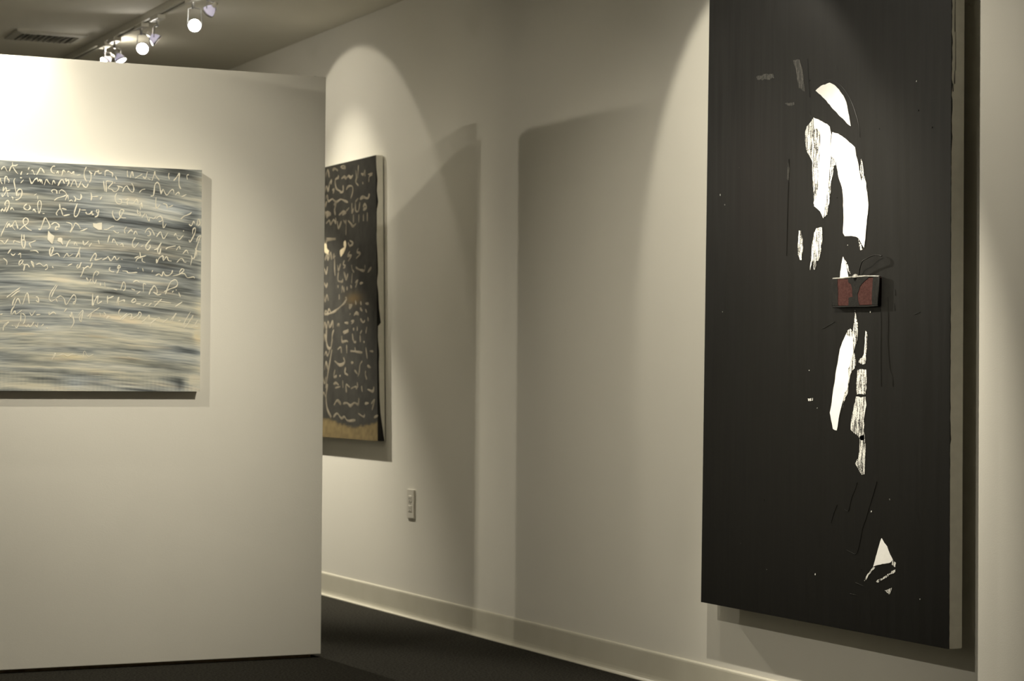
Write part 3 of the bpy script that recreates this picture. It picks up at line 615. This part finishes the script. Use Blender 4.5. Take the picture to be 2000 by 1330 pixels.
# the same scrawl goes on where the partition hides it from the front
for row in range(18):
    st = []
    u, v = -520.0, 900 - row * 62.0
    while u < -20:
        k = rng.randint(3, 5)
        st.append([[u + 22 * i + rng.uniform(-5, 5), v + (22 if i % 2 else -8) * rng.uniform(0.4, 1.3)] for i in range(k)])
        u += 22 * k + rng.uniform(20, 40)
    for stroke in st:
        V, F = ribbons([stroke], far_point, 14.0, 0.0010, rng)
        link('chalk_stroke', mesh('chalk_stroke', V, F, True), M['fartext'], fp)
for s in FAR_LINE:
    V, F = ribbons([s], far_point, 14.0, 0.0012, rng, False)
    link('drawn_line', mesh('drawn_line', V, F, True), M['fartext'], fp)
for s in FAR_HOOK:
    V, F = ribbons([s], far_point, 34.0, 0.0022, rng, False)
    link('cream_hook', mesh('cream_hook', V, F, True), M['farhook'], fp)
# ragged dark film folded over the near side
V, F = [], []
wv, ww = [p[0] for p in FAR_WRAP][::-1], [p[1] for p in FAR_WRAP][::-1]
for i in range(81):
    v = vb + (vt - vb) * i / 80
    w = min(1.0, max(0.03, float(np.interp(v, wv, ww))))
    y = -(far_right(v) + 0.4) / 1000
    V += [(FX - XW - 0.0003, y, 1 + v / 1000 - FZ0), (FX - XW + w * FTH, y, 1 + v / 1000 - FZ0)]
    if i:
        F.append((2 * i - 2, 2 * i - 1, 2 * i + 1, 2 * i))
link('torn_edge', mesh('torn_edge', V, F), M['black_oil'], fp)

# ------------------------------------------------------------------ wall outlet
ot = tag(empty('wall_outlet', (XW, 8.297, 0.470)), 'small ivory duplex outlet plate low on the right wall', 'outlet')
link('plate', box_mesh('plate', -0.0065, 0, -0.037, 0.037, -0.060, 0.060, 0.002), M['plate'], ot)
for z in (-0.0195, 0.0195):
    f = link('socket', box_mesh('socket', -0.0085, -0.004, -0.017, 0.017, z - 0.014, z + 0.014, 0.002), M['plate'], ot)
    for y in (-0.0065, 0.0065):
        link('slot', box_mesh('slot', -0.0088, -0.008, y - 0.0012, y + 0.0012, z - 0.003, z + 0.006), M['slot'], f)  # dark blocks on the socket face in place of shaded holes
    link('slot', box_mesh('slot', -0.0088, -0.008, -0.0022, 0.0022, z - 0.0105, z - 0.006), M['slot'], f)
link('screw', lathe('screw', [(0.0, .0012), (.003, .001), (.0035, 0)], 10), M['chrome'], ot).matrix_local = Matrix.Translation((-0.0066, 0, 0)) @ Matrix.Rotation(-math.pi / 2, 4, 'Y')

# ------------------------------------------------------------------ ceiling vent
vt_ = tag(empty('ceiling_vent', (2.385, 10.115, ZC)), 'square louvred air vent in the ceiling beside the track', 'vent')
W, D = 0.165, 0.135
V = [(-W, -D, 0), (W, -D, 0), (W, D, 0), (-W, D, 0), (-W, -D, -.008), (W, -D, -.008), (W, D, -.008), (-W, D, -.008),
     (-W + .03, -D + .03, -.014), (W - .03, -D + .03, -.014), (W - .03, D - .03, -.014), (-W + .03, D - .03, -.014),
     (-W + .03, -D + .03, -.001), (W - .03, -D + .03, -.001), (W - .03, D - .03, -.001), (-W + .03, D - .03, -.001)]
F = []
for a in (0, 4, 8):
    F += [(a + i, a + (i + 1) % 4, a + 4 + (i + 1) % 4, a + 4 + i) for i in range(4)]
link('frame', fix(mesh('frame', V, F)), M['vent'], vt_)
V = [(sx * (W - .03), sy * (D - .03), z) for z in (-.001, .30) for sx, sy in ((-1, -1), (1, -1), (1, 1), (-1, 1))]
link('duct', fix(mesh('duct', V, [(0, 1, 5, 4), (1, 2, 6, 5), (2, 3, 7, 6), (3, 0, 4, 7), (4, 5, 6, 7)])), M['duct'], vt_)
lv = box_mesh('louvre', -0.0015, 0.0015, -D + .031, D - .031, -0.0075, 0.0075)
for k in range(10):
    o = link('louvre', lv, None, vt_)
    o.location = (-W + .046 + k * (2 * W - .092) / 9, 0, -0.0095)
    o.rotation_euler = (0, math.radians(32), 0)
lv.materials.append(M['vent'])

# ------------------------------------------------------------------ track rails and spotlights
ZT = ZC - 0.030
def rail(name_label, x, y0, y1):
    t = tag(empty('track_rail', (x, (y0 + y1) / 2, ZC)), name_label, 'lighting track')
    h = (y1 - y0) / 2
    prof = [(-.020, 0), (-.020, -.030), (-.006, -.030), (-.006, -.012), (.006, -.012), (.006, -.030), (.020, -.030), (.020, 0)]
    V = [(a, -h, b) for a, b in prof] + [(a, h, b) for a, b in prof]
    k = len(prof)
    F = [(i, (i + 1) % k, k + (i + 1) % k, k + i) for i in range(k)]
    F += [(0, 1, 2, 3), (0, 3, 4, 7), (4, 5, 6, 7)]
    F += [tuple(k + i for i in f[::-1]) for f in ((0, 1, 2, 3), (0, 3, 4, 7), (4, 5, 6, 7))]
    link('rail', fix(mesh('rail', V, F)), M['track'], t)
    link('conductor_groove', box_mesh('conductor_groove', -.0058, .0058, -h + .01, h - .01, -.0255, -.0125), M['groove'], t)
    for s in (-1, 1):
        link('end_cap', box_mesh('end_cap', -.022, .022, s * h - .006, s * h + .006, -.032, 0.0, .001), M['track'], t)
TX1, TX2, TX3, TX4 = 2.64, 1.00, 1.50, -1.40
rail('white ceiling track rail along the right wall', TX1, 1.0, 11.6)
rail('white ceiling track rail above the middle of the room', TX2, 1.0, 11.6)
rail('short white ceiling track rail in front of the partition', TX3, 6.5, 7.3)
rail('white ceiling track rail along the left wall', TX4, 0.2, 11.6)

adapter_me = box_mesh('adapter', -.018, .018, -.060, .060, -.018, .001, .003)
stem_me = lathe('stem', [(0.006, 0.0), (0.006, -.045), (0.0, -.045)], 12)
ring_me = lathe('front_ring', [(.0250, -.001), (.0275, -.001), (.0275, .006), (.0250, .006), (.0250, -.001)], 28)
refl_me = lathe('reflector', [(.0252, .002), (.0235, .012), (.0185, .024), (.011, .034), (.008, .037)], 28)
lens_me = lathe('lens', [(0.0, .0), (.012, .0), (.0250, .001), (.0250, .003), (0.0, .003)], 28)
refl_off_me = refl_me.copy()
sock_me = lathe('socket', [(0.0, .058), (.0075, .058), (.0085, .056), (.0085, .036), (0.0, .036)], 16)
for me_, k in ((adapter_me, 'track'), (stem_me, 'chrome'), (ring_me, 'chrome'), (refl_me, 'dichroic'), (refl_off_me, 'glass_plain'), (lens_me, 'lens'), (sock_me, 'track')):
    me_.materials.append(M[k])

def spot(parent, name, loc, d, deg, blend, watts, rad=0.013):
    l = bpy.data.lights.new(name, 'SPOT')
    l.energy = watts * LAMP
    l.color = WARM
    l.spot_size = math.radians(deg)
    l.spot_blend = blend
    l.shadow_soft_size = rad
    o = bpy.data.objects.new(name, l)
    col.objects.link(o)
    o.matrix_world = Matrix.Translation(loc) @ d.to_track_quat('-Z', 'Y').to_matrix().to_4x4()
    o.parent = parent
    o.matrix_parent_inverse = parent.matrix_world.inverted()
    return o

def spotlight(x, y, z, aim, label, beam=20, spill=8, half=42, beam_deg=44, blend=0.18, back=0.0, group='halogen track spotlights', side=0.0, off=0):
    """adapter on the rail, stem, yoke and a small halogen lamp whose lens is centred at (x, y, z)"""
    lens = Vector((x, y, z))
    d = (Vector(aim) - lens).normalized()
    piv = lens - d * 0.024
    railx = min((TX1, TX2, TX3, TX4), key=lambda r: abs(x - r))
    ay = piv.y + side
    t = tag(empty('track_spotlight', (railx, ay, ZT)), label, 'spotlight', group)
    bpy.context.view_layer.update()
    link('adapter', adapter_me, None, t)
    link('stem', stem_me, None, t)
    R = d.to_track_quat('-Z', 'Y').to_matrix().to_4x4()
    H = Matrix.Translation(piv - t.location) @ R @ Matrix.Translation((0, 0, -0.024))
    for nm, me_ in (('front_ring', ring_me), ('reflector', refl_off_me if off else refl_me), ('socket', sock_me)):
        link(nm, me_, None, t).matrix_local = H
    ln = link('lens_%d_offscreen' % off if off else 'lens', lens_me, None, t)
    ln.matrix_local = H
    top = Vector((0, 0, -0.040))
    ax = d.cross(Vector((0, 0, 1)))
    ax = ax.normalized() if ax.length > 0.05 else Vector((1, 0, 0))
    for s in (-1, 1):
        e = piv - t.location + ax * s * 0.029
        mid = Vector((e.x * 0.9, e.y * 0.9, -0.046))
        link('yoke_arm', tube('yoke_arm', [top, mid, e + Vector((0, 0, .004)), e - Vector((0, 0, .004))], 0.0022, 6), M['chrome'], t)
    if beam:
        spot(t, 'beam_light_%d_offscreen' % off if off else 'beam_light', lens + d * 0.006, d, beam_deg, 1.0, beam)
    if spill:
        spot(t, 'spill_light_%d_offscreen' % off if off else 'spill_light', lens + d * 0.006, d, 2 * half, blend, spill, 0.005 if half < 20 else 0.013)
    if back:
        l = bpy.data.lights.new('back_light', 'POINT')
        l.energy = back * LAMP
        l.color = WARM
        l.shadow_soft_size = 0.02
        o = bpy.data.objects.new('back_light', l)
        col.objects.link(o)
        o.parent = t
        o.location = piv - t.location - d * 0.045
    return t

# x, y, z, aim, beam watts, spill watts, spill half angle, beam cone, spill edge softness, back spill watts, label
LAMPS = [
    # far group of lamps, seen over the partition
    (2.64, 10.02, 2.462, (1.2, 9.6, 1.3), 5, 36, 50, 44, 0.3, 1.1, 'brightly lit spotlight nearest the ceiling vent'),
    (2.67, 9.84, 2.447, (XW, 9.12, 0.55), 280, 4, 36, 50, 0.3, 0, 'small spotlight turned down the wall beside the vent'),
    (2.64, 9.375, 2.440, (1.7, 7.6, 1.5), 120, 150, 42, 44, 0.3, 0, 'violet-tinged spotlight tilted towards the back of the partition'),
    (2.64, 9.14, 2.442, (XW, 9.0, 1.75), 28, 9.5, 41, 50, 0.12, 0, 'spotlight aimed at the chalkboard-like painting'),
    (2.64, 8.60, 2.432, (0.9, 3.0, 1.55), 3, 14, 35, 44, 0.3, 0, 'glaring spotlight facing out over the partition'),
    (2.645, 8.44, 2.462, (1.9, 9.6, 1.4), 5, 14, 42, 44, 0.3, 0, 'spotlight turned away towards the far end of the room'),
    # nearer lamps, above the picture
    (2.64, 5.50, 2.43, (1.60, YP, 0.66), 122, 10, 45, 60, 0.5, 0, 'spotlight on the wall-side rail crossing to the grey handwritten painting'),
    (2.64, 5.80, 2.42, (XW, 5.60, 1.60), 0, 17, 35, 44, 0.25, 0, 'spotlight on the wall-side rail over the far half of the black painting'),
    (2.64, 4.90, 2.42, (XW, 5.05, 0.95), 200, 26, 64, 50, 0.8, 0, 'spotlight on the wall-side rail over the near half of the black painting'),
    (1.00, 6.33, 2.41, (1.58, YP, 1.80), 18, 55, 36, 44, 0.7, 0, 'spotlight on the middle rail close above the grey handwritten painting'),
    (1.00, 5.20, 2.42, (XW, 5.9, 0.50), 0, 62, 35, 60, 0.8, 0, 'spotlight on the middle rail aimed across at the black painting'),
    (1.50, 7.02, 2.45, (1.45, YP, 1.90), 4, 20, 44, 84, 0.9, 0, 'spotlight on the short rail grazing down the top of the partition'),
    # from the left, through the slot between the two panels: its strip of light and their shadows lie on the right wall
    (-1.40, 5.00, 2.45, (XW, 7.3, 1.05), 0, 110, 16, 40, 0.9, 0, 'spotlight on the left rail shining past the two bare panels'),
]
for n, (x, y, z, aim, bw, sw, half, deg, blend, back, label) in enumerate(LAMPS):
    # the first six heads hang inside the picture; the others are on rails that run on outside it
    spotlight(x, y, z, aim, label, bw, sw, half=half, beam_deg=deg, blend=blend, back=back, off=max(0, n - 5))
